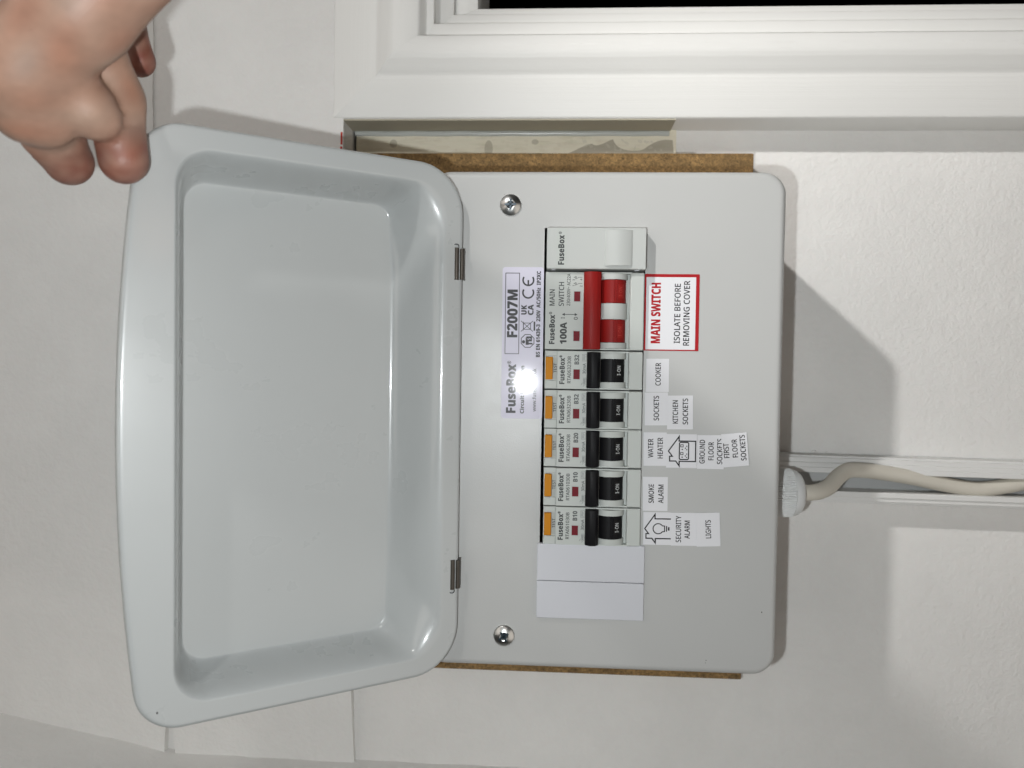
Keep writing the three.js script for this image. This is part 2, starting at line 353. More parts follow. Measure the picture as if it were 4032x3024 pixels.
// ---------------------------------------------------------------- consumer unit
const CX = -27.4, CW = 116.1;                     // middle and half width
const unit = thing('consumer_unit', 'pale grey metal consumer unit on the wall with its lid propped open', 'fuse box', [CX, -104.4, 18]);
{
  const x0 = CX - CW, x1 = CX + CW, y0 = -104.4, y1 = 60;
  const N = 24;
  const loop = (inset, z, r) => {
    const pts = []; const a = x0 + inset, b = x1 - inset, c = y0 + inset, d = y1 - inset;
    for (const [ox, oy, t] of [[b - r, c + r, -90], [b - r, d - r, 0], [a + r, d - r, 90], [a + r, c + r, 180]])
      for (let i = 0; i <= N; i++) { const q = (t + 90 * i / N) * Math.PI / 180; pts.push([ox + r * Math.cos(q), oy + r * Math.sin(q), z]); }
    return pts;
  };
  const R = 10.5, f = 3.2, loops = [loop(1.2, 34, R - 1.2), loop(0, 34, R), loop(0, 60, R), loop(0, 93 - f, R)];
  for (let i = 1; i <= 10; i++) { const q = (i / 10) * Math.PI / 2; loops.push(loop(f * (1 - Math.cos(q)), 93 - f + f * Math.sin(q), R - f * (1 - Math.cos(q)))); }
  loops.push(loop(f + 0.6, 93, R - f - 0.6));
  const skin = loft(loops);
  const face = new THREE.Shape(loop(f + 0.6, 93, R - f - 0.6).map((p) => new THREE.Vector2(p[0], p[1])));
  const slot = new THREE.Path(); // cut-out for the devices
  slot.moveTo(-118, 5.6); slot.lineTo(-118, -41); slot.lineTo(62.4, -41); slot.lineTo(62.4, 5.6); slot.closePath();
  face.holes.push(slot);
  const fg = new THREE.ShapeGeometry(face); fg.translate(0, 0, 93); boxUV(fg);
  const lip = merge([box(-118.8, 63.2, 5.6, 6.4, 90.8, 92.95), box(-118.8, 63.2, -41.8, -41, 90.8, 92.95), box(62.4, 63.2, -41, 5.6, 90.8, 92.95), box(-118.8, -118, -41, 5.6, 90.8, 92.95)]);
  part(unit, 'cover', merge([skin, fg, lip]), M.coat);
  const back = loft([loop(3, 17.5, R - 3), loop(3, 36, R - 3)]);
  const backFace = new THREE.ShapeGeometry(new THREE.Shape(loop(3, 18, R - 3).map((p) => new THREE.Vector2(p[0], p[1])))); backFace.translate(0, 0, 18.4); boxUV(backFace);
  part(unit, 'back_box', merge([back, backFace, rbox(x0 + 3, x1 - 3, 52, 104, 18.2, 74, 3)]), M.coat);
  part(unit, 'inner_lining', merge([box(-124, 68, 7, 8, 20, 90), box(-124, 68, -44, -43, 20, 90), box(-124, 68, -44, 8, 19.4, 20.4), box(-124, -123, -44, 8, 20, 90), box(67, 68, -44, 8, 20, 90)]), M.inside, 'inside of the box seen in the gaps round the switches');

  // lid: a pressed tray, swung open past horizontal; outlines in (x, s), s measured from the hinge edge
  const al = 34 * Math.PI / 180, ca = Math.cos(al), sa = Math.sin(al), HY = 42.5, HZ = 98.5;
  const P = (x, s, d) => [CX + x, HY + s * ca + d * sa, HZ + s * sa - d * ca];
  const sdf = (x, s, hx, s0, s1, r0, r1, bow) => {
    const top = s1 + bow * (1 - (x / hx) ** 2), c = (s0 + s1) / 2, r = s > c ? r1 : r0;
    const hy = s > c ? top - c : c - s0, qx = Math.abs(x) - hx + r, qy = Math.abs(s - c) - hy + r;
    return Math.hypot(Math.max(qx, 0), Math.max(qy, 0)) + Math.min(Math.max(qx, qy), 0) - r;
  };
  const outline = (inset, hx, s0, s1, r0, r1, bow) => {
    const pts = [], n = 420, cs = 64;
    for (let i = 0; i < n; i++) {
      const t = (i / n) * Math.PI * 2, dx = 118 * Math.cos(t), dy = 66 * Math.sin(t), L = Math.hypot(dx, dy);
      let lo = 0, hi = 220;
      for (let k = 0; k < 34; k++) { const m = (lo + hi) / 2; sdf((dx / L) * m, cs + (dy / L) * m, hx, s0, s1, r0, r1, bow) + inset > 0 ? hi = m : lo = m; }
      pts.push([(dx / L) * lo, cs + (dy / L) * lo]);
    }
    return pts;
  };
  const outer = (i) => outline(i, 116, 0, 134, 22, 15, 8);
  const rim = outline(0, 107.5, 8.5, 122.5, 16, 14, 0), floor = outline(0, 99, 26.5, 115.5, 8, 9, 0);
  const D = 25, S = [];
  const at = (pts, d) => pts.map(([x, s]) => P(x, s, d));
  const mixed = (t) => rim.map((p, i) => [p[0] + (floor[i][0] - p[0]) * t, p[1] + (floor[i][1] - p[1]) * t]);
  const wallCurve = (t) => { // rounded shoulder, straight wall, rounded foot
    const e = 0.5, k = 1 / (1 - e); if (t < e) return k * t * t / (2 * e); if (t > 1 - e) return 1 - k * (1 - t) * (1 - t) / (2 * e); return k * (t - e / 2); };
  S.push(at(outer(0.6), 7), at(outer(0), 6.4), at(outer(0), 1.8));
  for (let i = 1; i <= 6; i++) { const q = (i / 6) * Math.PI / 2; S.push(at(outer(1.8 * (1 - Math.cos(q))), 1.8 * (1 - Math.sin(q)))); }
  S.push(at(outer(2.6), 0), at(outer(2.6).map((p, i) => [(p[0] + rim[i][0]) / 2, (p[1] + rim[i][1]) / 2]), 0), at(rim.map((p) => [p[0] * 1.004, 64 + (p[1] - 64) * 1.006]), 0));
  for (let i = 0; i <= 26; i++) S.push(at(mixed(i / 26), D * wallCurve(i / 26)));
  S.push(at(floor.map((p) => [p[0] * 0.985, 70 + (p[1] - 70) * 0.98]), D), at(floor.map((p) => [p[0] * 0.5, 70 + (p[1] - 70) * 0.5]), D));
  const front = loft(S, true, true);
  const grow = (pts, k) => pts.map(([x, s]) => { const L = Math.hypot(x, s - 64); return [x * (1 + k / L), 64 + (s - 64) * (1 + k / L)]; });
  const B = [at(outer(0.6), 7), at(outer(2), 6.6), at(outer(2), 1.8), at(grow(rim, 1.5), 1.6)];
  for (let i = 2; i <= 26; i += 3) B.push(at(grow(mixed(i / 26), 1.3), D * wallCurve(i / 26) + 1.3));
  B.push(at(floor.map((p) => [p[0] * 0.98, 70 + (p[1] - 70) * 0.98]), D + 1.3));
  const rear = loft(B.map((l) => l), true, true);
  const flip = (g) => { const ix = g.index.array; for (let i = 0; i < ix.length; i += 3) { const t = ix[i]; ix[i] = ix[i + 1]; ix[i + 1] = t; } g.computeVertexNormals(); return g; };
  flip(rear);
  const lid = part(unit, 'lid', merge([front, rear]), M.lidCoat, 'pressed grey steel lid swung open, tray side showing');
  for (const [hx0, hx1, loopSide] of [[37.2, 51.8, 1], [-105.3, -91.6, -1]]) {
    const hinge = part(unit, 'hinge', merge([xcyl(hx0, hx1, 45.5, 100.2, 1.15, 20), xcyl(hx0 + 0.2, hx1 - 0.4, 43.2, 99, 1.05, 20), box(hx0 + 0.2, hx1 - 0.2, 43.2, 45.6, 98.2, 99.4), box(hx0 + 0.4, hx1 - 0.4, 42.3, 43.2, 92.6, 99)]), M.hinge, 'dark bare steel hinge');
    const ex = loopSide > 0 ? hx1 : hx0;
    const tg = new THREE.TorusGeometry(1.15, 0.22, 8, 24, Math.PI * 1.2); tg.rotateZ(loopSide > 0 ? -Math.PI * 0.6 : Math.PI * 0.4); tg.translate(ex + loopSide * 0.5, 45.6, 101);
    part(hinge, 'pin_loop', tg, M.wire);
  }
  // cover screws: domed heads with a cross recess and a slot
  for (const [sx, sy, turn] of [[72.8, 21.6, 0.02], [-128.6, 21.6, 0.6]]) {
    const prof = [[5.05, 0], [5.05, 0.35], [4.9, 0.8]]; for (let i = 1; i <= 9; i++) { const q = i / 9; const r = 4.9 - (4.9 - 1.9) * q; prof.push([r, 0.8 + 1.75 * (1 - (r / 4.9) ** 2)]); }
    prof.push([1.3, 1.9], [0.6, 0.9], [0, 0.7]);
    const hg = new THREE.LatheGeometry(prof.map((p) => new THREE.Vector2(...p)), 48); hg.rotateX(Math.PI / 2); hg.translate(sx, sy, 92.9);
    const screw = part(unit, 'screw', hg, M.steel, 'shiny domed steel cover screw with cross recess');
    const cross = []; for (let k = 0; k < 4; k++) { const b = new THREE.BoxGeometry(0.95, 2.6, 1.4); b.translate(0, 1.35, 1.75); b.rotateX(0); b.rotateZ(turn + k * Math.PI / 2); cross.push(b); }
    const cg = merge(cross); cg.translate(sx, sy, 92.9 - 0.05);
    part(screw, 'cross_recess', cg, M.zincBlue);
    const slotG = merge([0, 1].map((k) => { const b = new THREE.BoxGeometry(2.1, 1.05, 0.8); b.translate(k ? 3.7 : -3.7, 0, 1.2); b.rotateY(k ? 0.42 : -0.42); b.rotateZ(turn); return b; })); slotG.translate(sx, sy, 93.0);
    part(screw, 'slot', slotG, M.hinge);
  }
  // cable gland on the underside
  const gx = -64.8, gz = 50;
  const teeth = []; { const n = 64; const ring = (y, amp, r) => Array.from({ length: n * 4 }, (_, i) => { const t = (i / (n * 4)) * Math.PI * 2, q = r + ((i % 4) < 2 ? amp : -amp); return [gx + q * Math.cos(t), y, gz + q * Math.sin(t)]; }); teeth.push(loft([ring(-104, 0.3, 12.1), ring(-121.8, 0.3, 12.1), ring(-122.2, 0.3, 11.8)])); }
  const dome = [[11.9, -122], [11.8, -123.4], [11.3, -125], [10.2, -126.4], [8.4, -127.5], [6, -128], [4.5, -128], [4.3, -124]];
  const dg = new THREE.LatheGeometry(dome.map(([r, y]) => new THREE.Vector2(r, y)), 48); dg.translate(gx, 0, gz);
  const gland = part(unit, 'cable_gland', merge(teeth.map(flat)), M.plasticWhite, 'white plastic ribbed cable gland under the box');
  part(gland, 'dome_nut', boxUV(dg), M.plasticWhite);
  // blanking plates
  for (const [a, b] of [[-101.38, -84.1], [-119, -101.62]]) part(unit, 'blanking_plate', rbox(a, b, -43.1, 6.6, 92.2, 94.9, 0.35), M.blank, 'plain white blanking plate');

  // ------------------------------------------------ printed labels stuck on the cover
  const sticker = canvasTex(70.4, 19.2, 26, (x) => {
    const K = '#17171c';
    text(x, 'FuseBox', 2.2, 6.6, 4.2, 23, K, { weight: 'bold' }); x.lineWidth = 0.22; x.strokeStyle = K; text(x, '®', 25.4, 4.4, 1.7, 1.5, K);
    text(x, 'Circuit Protection', 2.3, 10.6, 1.75, 22.5, K, { weight: 'bold' });
    text(x, 'www.fusebox.co.uk', 3.4, 16.2, 1.6, 20, K);
    x.lineWidth = 0.3; x.strokeRect(30.2, 1.5, 37.4, 6.4);
    text(x, 'F2007M', 37.4, 7, 4.5, 23, K, { weight: 'bold' });
    // octagon with figure and battery mark
    x.lineWidth = 0.34; x.beginPath(); for (let i = 0; i < 8; i++) { const t = Math.PI / 8 + (i * Math.PI) / 4; x.lineTo(36.2 + 3.2 * Math.cos(t), 12 + 3.2 * Math.sin(t)); } x.closePath(); x.stroke();
    x.fillStyle = K; x.beginPath(); x.arc(35.8, 10.1, 0.75, 0, 7); x.fill(); x.fillRect(34.4, 11.1, 3.4, 1.4); x.fillRect(34.6, 12.4, 0.7, 1.9); x.fillRect(36, 11.4, 2.3, 2.6);
    x.strokeStyle = '#cdc9dc'; x.lineWidth = 0.22; x.beginPath(); x.moveTo(37.3, 11.6); x.lineTo(36.8, 12.6); x.lineTo(37.5, 12.6); x.lineTo(37, 13.6); x.stroke();
    // crossed bin
    x.strokeStyle = K; x.lineWidth = 0.28; x.strokeRect(41.6, 10, 2.9, 3.3); x.beginPath(); x.moveTo(41, 9.9); x.lineTo(45.1, 9.9); x.moveTo(40.6, 14.4); x.lineTo(45.5, 8.8); x.moveTo(40.6, 8.8); x.lineTo(45.5, 14.4); x.stroke();
    x.fillRect(41, 14.7, 4.2, 0.75);
    text(x, 'UK', 48.2, 11.3, 2.4, 4.6, K, { weight: 'bold' }); text(x, 'CA', 48.1, 14.5, 2.5, 4.9, K, { weight: 'bold' });
    x.lineWidth = 0.75; x.beginPath(); x.arc(58.6, 12, 2.45, 0.95, 5.33); x.stroke(); x.beginPath(); x.arc(64.4, 12, 2.45, 0.95, 5.33); x.moveTo(62, 12); x.lineTo(64.4, 12); x.stroke();
    text(x, 'BS EN 61439-3  230V  AC/50Hz  IP2XC', 28.6, 17.7, 1.75, 40, K, { weight: 'bold' });
  }, '#cdcad9');
  const sg = card(70.4, 19.2, 1.4, 0.3, 92.88); sg.rotateZ(0.004); sg.translate(9, 15.1, 0);
  part(unit, 'rating_label', sg, phy({ map: sticker, roughness: 0.5, clearcoat: 0.45, clearcoatRoughness: 0.06, bumpMap: (() => { const c = coatBump.clone(); c.repeat.set(1.1, 0.3); c.needsUpdate = true; return c; })(), bumpScale: 0.00002 }), 'lavender white rating sticker reading F2007M');

  const INK = '#141416';
  const sign = canvasTex(35.2, 25, 26, (x) => {
    x.fillStyle = '#a5121c'; x.fillRect(0, 0, 35.2, 0.8); x.fillRect(0, 23.4, 35.2, 1.6); x.fillRect(0, 0, 0.55, 25); x.fillRect(33.8, 0, 1.4, 25);
    text(x, 'MAIN SWITCH', 3.1, 7.3, 4, 28.4, '#a5121c', { weight: 'bold' });
    text(x, 'ISOLATE BEFORE', 3.4, 16.4, 2.65, 27.6, INK); text(x, 'REMOVING COVER', 2.2, 20.6, 2.65, 30, INK);
  }, '#dedee1');
  const gs = card(35.2, 25, 0.3, 0.3, 92.9); gs.rotateZ(0.003); gs.translate(24, -53.3, 0);
  part(unit, 'main_switch_label', gs, printed(sign), 'white sign with red border reading MAIN SWITCH');

  const house = (x, cx, y0, sc, closed) => { x.save(); x.translate(cx, y0); x.scale(sc, sc); x.lineWidth = 0.55; x.strokeStyle = INK; x.beginPath();
    // outline of a house with a chimney
    x.moveTo(4.7, 12.6); x.lineTo(4.7, 5); x.lineTo(6.8, 5); x.lineTo(0, 0.2); x.lineTo(-2.4, 2); x.lineTo(-2.4, 0.8); x.lineTo(-4.6, 0.8); x.lineTo(-4.6, 3.6); x.lineTo(-6.8, 5.2); x.lineTo(-4.7, 5.2); x.lineTo(-4.7, 12.6); if (closed) x.closePath(); x.stroke(); x.restore(); };
  const lines = (rows) => (x) => rows.forEach(([s, y, w, dx = 0]) => text(x, s, 7.75 + dx, y, 2.35, w, INK, { align: 'center' }));
  const labels = [
    ['COOKER', 15.3, 10.4, -5, -47.5, 0.01, 0, lines([['COOKER', 6.6, 10.6, 0.4]])],
    ['SOCKETS', 15.2, 10.6, -20.5, -47.3, 0.02, 0.02, lines([['SOCKETS', 6.4, 11.6, 0.2]])],
    ['KITCHEN SOCKETS', 15.6, 11.8, -21.9, -58.1, 0.02, 0.2, lines([['KITCHEN', 4.9, 11.2, 0.3], ['SOCKETS', 9.5, 12.2, 0.5]])],
    ['WATER HEATER', 15.5, 10.6, -39.1, -47.1, 0.015, 0, lines([['WATER', 4.4, 8.8, 0.4], ['HEATER', 8.8, 9.9, 0.4]])],
    ['house with a twin socket', 15.6, 14, -39.7, -59.2, 0.005, 0.2, (x) => { house(x, 7.7, 0.8, 1, true); x.lineWidth = 0.5; x.strokeStyle = INK; x.beginPath(); x.roundRect(3.9, 6, 7.9, 4.2, 0.6); x.stroke(); x.fillStyle = INK; for (const q of [5.6, 9.2]) { x.fillRect(q - 0.3, 8.5, 0.5, 0.5); x.fillRect(q - 1, 9.1, 0.45, 0.5); x.fillRect(q + 0.6, 9.1, 0.45, 0.5); x.lineWidth = 0.3; x.strokeRect(q + 0.5, 6.6, 1, 1.1); x.fillRect(q - 0.9, 7, 0.5, 0.6); } }],
    ['GROUND FLOOR SOCKETS', 15.6, 12.2, -39.9, -72.4, 0.005, 0.4, lines([['GROUND', 3.4, 11.2, 0.2], ['FLOOR', 7.4, 8.6, 0.4], ['SOCKETS', 11.4, 12, 0.4]])],
    ['FIRST FLOOR SOCKETS', 15.3, 11.6, -38.6, -83.4, 0.1, 0.6, lines([['FIRST', 3, 7, -0.3], ['FLOOR', 6.9, 8.6, 0.5], ['SOCKETS', 10.6, 12, 0.6]])],
    ['SMOKE ALARM', 15.8, 11.4, -59.9, -47.6, 0.01, 0, lines([['SMOKE', 5, 9, 0.3], ['ALARM', 9.4, 8.8, 0.3]])],
    ['house with a light bulb', 15.2, 12.8, -76, -48.8, 0.01, 0.02, (x) => { house(x, 7.5, 0.5, 0.98, false); x.lineWidth = 0.45; x.strokeStyle = INK; x.beginPath(); x.arc(7.5, 6.9, 2.35, 2.2, 0.95); x.lineTo(8.8, 9.8); x.lineTo(6.2, 9.8); x.closePath(); x.stroke(); x.fillStyle = INK; x.fillRect(6.2, 10.5, 2.6, 0.5); x.fillRect(6.7, 11.4, 1.6, 0.7); }],
    ['SECURITY ALARM', 15.3, 12, -76, -61.1, 0.012, 0.2, lines([['SECURITY', 4.6, 12.4, -0.1], ['ALARM', 8.6, 8.6, -0.1]])],
    ['LIGHTS', 15.6, 10.8, -75.8, -72.1, 0.05, 0.4, lines([['LIGHTS', 6.6, 8.8, 0.2]])],
  ];
  for (const [what, w, h, x, y, rot, lift, draw] of labels) {
    const g = card(w, h, 0.15, 0.22, 92.9 + lift); g.rotateZ(rot); g.translate(x, y, 0);
    part(unit, 'circuit_label', g, printed(canvasTex(w, h, 26, draw, '#dadadd')), what.startsWith('house') ? 'white paper label with a ' + what : 'white paper label reading ' + what);
  }
  // specks of dirt on the paint
  for (const [fx, fy, r] of [[-113.6, -97.5, 0.32], [-137, -72.6, 0.26], [-138.2, -72.4, 0.2], [77.5, 24.5, 0.16]]) { const g = new THREE.SphereGeometry(r, 8, 6); g.scale(1, 0.8, 0.3); g.translate(fx, fy, 93); part(unit, 'dirt_fleck', g, M.fleck); }
  const fl = new THREE.SphereGeometry(0.45, 10, 8); { const p = P(-108, 128, 0); fl.scale(1, 1, 0.4); fl.translate(...p); part(lid, 'dirt_fleck', fl, M.fleck); }
}
// ---------------------------------------------------------------- devices in the slot
const FACE = 97, ROWY = -17.9;
function device(name, label, category, cx, w, z = FACE, group) {
  const t = thing(name, label, category, [cx, ROWY, z], group); t.base = [0, 0, 0];   // children in the device's own frame
  return t;
}
const INKD = '#454848';
// curved print on a drum
function drumPrint(x0, x1, r, cy, cz, aMid, aHalf) {
  const n = 12, pos = [], uv = [], idx = [];
  for (let i = 0; i <= n; i++) for (let j = 0; j < 2; j++) { const a = aMid + aHalf - (2 * aHalf * i) / n; pos.push(j ? x1 : x0, cy + r * Math.sin(a), cz + r * Math.cos(a)); uv.push(j, 1 - i / n); }
  for (let i = 0; i < n; i++) { const a = 2 * i; idx.push(a, a + 2, a + 1, a + 1, a + 2, a + 3); }
  const g = new THREE.BufferGeometry(); g.setAttribute('position', new THREE.Float32BufferAttribute(pos, 3)); g.setAttribute('uv', new THREE.Float32BufferAttribute(uv, 2)); g.setIndex(idx); g.computeVertexNormals();
  return g;
}
function ridges(x0, x1, cy, cz, r) { // shallow ribs along the drum
  const out = []; for (const a of [0.02, 0.2, 0.28]) out.push(xcyl(x0, x1, cy + r * Math.sin(-a), cz + r * Math.cos(a), 0.22, 8));
  return out;
}
function lever(x0, x1, y0, y1, z0, z1) { // five-sided bar with softened edges
  const w = y1 - y0, sh = new THREE.Shape();
  const pts = [[y0, z0], [y0, z1 - 1.9], [y0 + 0.22 * w, z1 - 0.35], [y0 + 0.5 * w, z1], [y0 + 0.68 * w, z1 - 0.15], [y1 - 0.2, z1 - 1.6], [y1, z1 - 2.4], [y1, z0]];
  pts.forEach(([y, z], i) => (i ? sh.lineTo(-z, y) : sh.moveTo(-z, y)));
  const g = new THREE.ExtrudeGeometry(sh, { depth: x1 - x0 - 0.6, bevelEnabled: true, bevelSize: 0.3, bevelThickness: 0.3, bevelOffset: -0.3, bevelSegments: 2 });
  g.rotateY(Math.PI / 2); g.translate(x0 + 0.3, 0, 0);
  return boxUV(toCreasedNormals(g, 0.6));
}
const DY = -8.4, DZ = -3.4, DR = 5.9;
const onTex = (ink, bg) => canvasTex(7, 4.2, 30, (x) => { text(x, 'I', 0.9, 3, 1.9, 0, ink); x.fillStyle = ink; x.beginPath(); x.arc(2.15, 2.2, 0.22, 0, 7); x.fill(); text(x, 'ON', 2.7, 3, 1.9, 3.2, ink); }, bg);
const onBlack = onTex('#b9bcbc', '#0b0b0c'), onRed = onTex('#a83a34', '#8e1a17');
{
  // five breakers, built once and copied; each copy has its own printed face
  const W = 8.75;
  const proto = device('circuit_breaker', '', 'breaker', 0, 18, FACE, 'row of breakers with black levers');
  const body = merge([box(-W, W, -22.4, 22.3, -52, -3.5), rbox(-W, W, -3.2, 16.5, -4, 0, 0.35), rbox(-W, W, -22.4, -16, -4, -0.2, 0.6), box(-W, W, 16.3, 22.3, -4, -1.6), box(-W, -8.05, -16.4, -2.8, -4, 0), box(8.05, W, -16.4, -2.8, -4, 0), rbox(-W, -4.9, 16.6, 22.2, -2.4, -0.7, 0.2), rbox(6.4, W, 16.6, 22.2, -2.4, -0.7, 0.2)]);
  part(proto, 'body', boxUV(body), M.device);
  for (const s of [-1, 1]) part(proto, 'cheek', (() => { const a = s < 0 ? -8 : 5.35, b = s < 0 ? -5.35 : 8; return xcyl(a, b, DY, DZ - 0.9, 6.7, 48); })(), M.device);
  const drum = part(proto, 'switch_drum', merge([xcyl(-5.25, 5.25, DY, DZ, DR, 48), ...ridges(-5.2, 5.2, DY, DZ, DR)]), M.black, 'black rocker drum marked ON');
  part(drum, 'print', drumPrint(-3, 3.4, DR + 0.04, DY, DZ, -0.56, 0.36), printed(onBlack, { roughness: 0.4 }));
  part(proto, 'lever', lever(-8.25, 8.25, -2.9, 3.1, -3, 4.2, 1.1), M.black, 'black lever pushed up');
  part(proto, 'test_button', rbox(-4.5, 5.9, 18.6, 21.9, -2, 0.7, 0.35), M.button, 'amber test button');
  const ind = part(proto, 'indicator_window', rbox(-4.2, 0.3, 6.2, 9.1, -0.4, 0.3, 0.1), M.indicator, 'dark red indicator window');
  part(ind, 'frame', merge([box(-4.5, 0.6, 9.1, 9.4, -0.3, 0.42), box(-4.5, 0.6, 5.9, 6.2, -0.3, 0.42), box(-4.5, -4.2, 6.2, 9.1, -0.3, 0.42), box(0.3, 0.6, 6.2, 9.1, -0.3, 0.42)]), M.deviceLight);
  part(proto, 'face_print', card(17.3, 13.3, 0.1, 0.14, 0), M.device).position.y = 9.75 * MM;
  part(proto, 'test_print', card(10, 2, 0.05, 0.1, -1.6), printed(canvasTex(10, 2, 40, (x) => text(x, 'TEST', 3, 1.7, 1.4, 4.4, '#4c4e4e'), '#b3b7b3'))).position.set(0.6 * MM, 17.5 * MM, 0);
  const face = (code, amps) => canvasTex(17.3, 13.3, 34, (x) => {
    text(x, 'FuseBox', 1.9, 3.2, 2.25, 12.2, INKD, { weight: 'bold' }); text(x, '®', 14.2, 2, 1.2, 1.2, INKD, { weight: 'bold' });
    text(x, code, 2.4, 6.1, 1.55, 12.6, INKD);
    text(x, amps, 11, 9.7, 2, 4.7, '#5f6261', { weight: 'bold' });
    text(x, '30mA', 6.9, 12.9, 1.4, 4.8, '#5a5d5c');
    x.strokeStyle = '#868988'; x.lineWidth = 0.14; x.strokeRect(12.8, 11.3, 3.1, 1.9); x.strokeRect(2.1, 11.8, 3, 1.3);
    text(x, '6000', 2.4, 12.75, 0.8, 2.4, '#5a5d5c');
    x.lineWidth = 0.2; x.beginPath(); x.moveTo(13.2, 12.6); x.bezierCurveTo(14, 11.4, 14.6, 13.2, 15.5, 12); x.moveTo(13.2, 12); x.bezierCurveTo(14, 11, 14.6, 12.6, 15.5, 11.6); x.stroke();
    x.beginPath(); x.moveTo(1.8, 10.9); x.lineTo(2.9, 11.4); x.moveTo(1.2, 11.9); x.lineTo(1.9, 12.4); x.stroke();
  }, '#bbbfbb');
  const rows = [[-3.1, 'RTA063230B', 'B32', 'breaker marked B32 directly beside the red main switch, next to label COOKER', 0.3], [-21.2, 'RTA063230B', 'B32', 'breaker marked B32 above the labels SOCKETS and KITCHEN SOCKETS', 0], [-39, 'RTA062030B', 'B20', 'breaker marked B20 above the label WATER HEATER', 0], [-57.1, 'RTA061030B', 'B10', 'breaker marked B10 above the label SMOKE ALARM', 0], [-75.1, 'RTA061030B', 'B10', 'breaker marked B10 beside the white blanking plates', 0]];
  const maps = {};
  rows.forEach(([x, code, amps, label, dy], i) => {
    const o = i ? proto.clone() : proto;
    if (i) { o.name = numbered('circuit_breaker'); scene.add(o); }
    o.userData = { label: 'grey ' + label, category: 'breaker', group: 'row of breakers with black levers' };
    o.position.set(x * MM, (ROWY - 0.12 * i + 0.1) * MM, (FACE + (i === 0 ? 0.35 : 0)) * MM);
    const key = code + amps;
    maps[key] ??= printed(face(code, amps), { roughness: 0.5 });
    o.children.find((c) => c.name === 'face_print').material = maps[key];
  });
  // red double-pole main switch
  const ms = device('main_switch', 'grey 100A main switch with a wide red lever', 'switch', 24, 36);
  const H = 17.75;
  part(ms, 'body', boxUV(merge([box(-H, H, -22.4, 22.6, -52, -3.5), rbox(-H, H, -2.6, 22.6, -4, 0, 0.35), rbox(-H, H, -22.4, -16, -4, -0.2, 0.6), box(-H, -17.1, -16.4, -2.4, -4, 0), box(17.1, H, -16.4, -2.4, -4, 0)])), M.device);
  for (const [a, b] of [[14.4, 17], [-3.7, 3.5], [-17, -14.4]]) part(ms, 'cheek', xcyl(a, b, DY, DZ - 0.9, 6.7, 48), M.deviceLight);
  for (const [a, b] of [[3.7, 14.2], [-14.2, -3.9]]) { const d = part(ms, 'switch_drum', merge([xcyl(a, b, DY, DZ, DR, 48), ...ridges(a, b, DY, DZ, DR)]), M.red, 'red rocker drum marked ON'); part(d, 'print', drumPrint((a + b) / 2 - 3.2, (a + b) / 2 + 3.2, DR + 0.04, DY, DZ, -0.56, 0.34), printed(onRed, { roughness: 0.4 })); }
  part(ms, 'lever', lever(-17.6, 17.6, -2.6, 5.2, -3, 4.6, 1.3), M.red, 'wide red lever pushed up');
  for (const [a, b] of [[4.3, 8.8], [-13.8, -9.3]]) { const iw = part(ms, 'indicator_window', rbox(a, b, 6.7, 9.5, -0.4, 0.3, 0.1), M.indicator, 'dark red indicator window'); part(iw, 'frame', merge([box(a - 0.3, b + 0.3, 9.5, 9.8, -0.3, 0.42), box(a - 0.3, b + 0.3, 6.4, 6.7, -0.3, 0.42), box(a - 0.3, a, 6.7, 9.5, -0.3, 0.42), box(b, b + 0.3, 6.7, 9.5, -0.3, 0.42)]), M.deviceDark); }
  const msFace = canvasTex(35, 16.6, 30, (x) => {
    text(x, 'FuseBox', 1.9, 4.1, 2.4, 13.6, INKD, { weight: 'bold' }); text(x, '®', 15.7, 2.8, 1.3, 1.3, INKD);
    text(x, 'MAIN', 19.5, 3.9, 2.3, 7.9, INKD); text(x, 'SWITCH', 19.5, 8.1, 2.3, 11.3, INKD);
    text(x, '100A', 2.1, 9.6, 2.9, 10, INKD, { weight: 'bold' });
    text(x, '230/400V~ AC22A', 19.7, 11, 1.5, 14.7, INKD);
    x.strokeStyle = x.fillStyle = INKD; x.lineWidth = 0.3; x.beginPath(); x.moveTo(15.8, 8); x.lineTo(15.8, 13.9); x.stroke();
    for (const [y, d] of [[7.4, 1], [14.5, -1]]) { x.beginPath(); x.moveTo(15.8, y); x.lineTo(15.1, y + 1.3 * d); x.lineTo(16.5, y + 1.3 * d); x.fill(); }
    text(x, 'I', 13.8, 8.6, 1.6, 0, INKD); text(x, 'O', 13.3, 14.6, 1.7, 1.5, INKD);
    x.lineWidth = 0.18; for (const q of [30, 32.8]) { x.beginPath(); x.moveTo(q, 12.4); x.lineTo(q, 13.4); x.moveTo(q - 0.9, 13.2); x.lineTo(q, 14.9); x.lineTo(q, 16.4); x.stroke(); x.beginPath(); x.arc(q, 13.4, 0.4, 0, 7); x.stroke(); }
    text(x, '1', 28.6, 13, 1, 0, INKD); text(x, '3', 31.2, 13, 1, 0, INKD); text(x, '2', 28.4, 16.4, 1, 0, INKD); text(x, '4', 31.4, 16.4, 1, 0, INKD);
  }, '#bbbfbb');
  part(ms, 'face_print', card(35, 16.6, 0.1, 0.14, 0), printed(msFace)).position.y = 14 * MM;
  // plain terminal cover
  const tc = device('terminal_cover', 'plain light grey clip-on terminal cover beside the main switch', 'switch cover', 52.2, 18, 99.6);
  const W2 = 9.4;
  part(tc, 'shell', boxUV(merge([rbox(-W2, W2, -22.6, 22.3, -7.5, 0, 0.5)])), M.deviceLight);
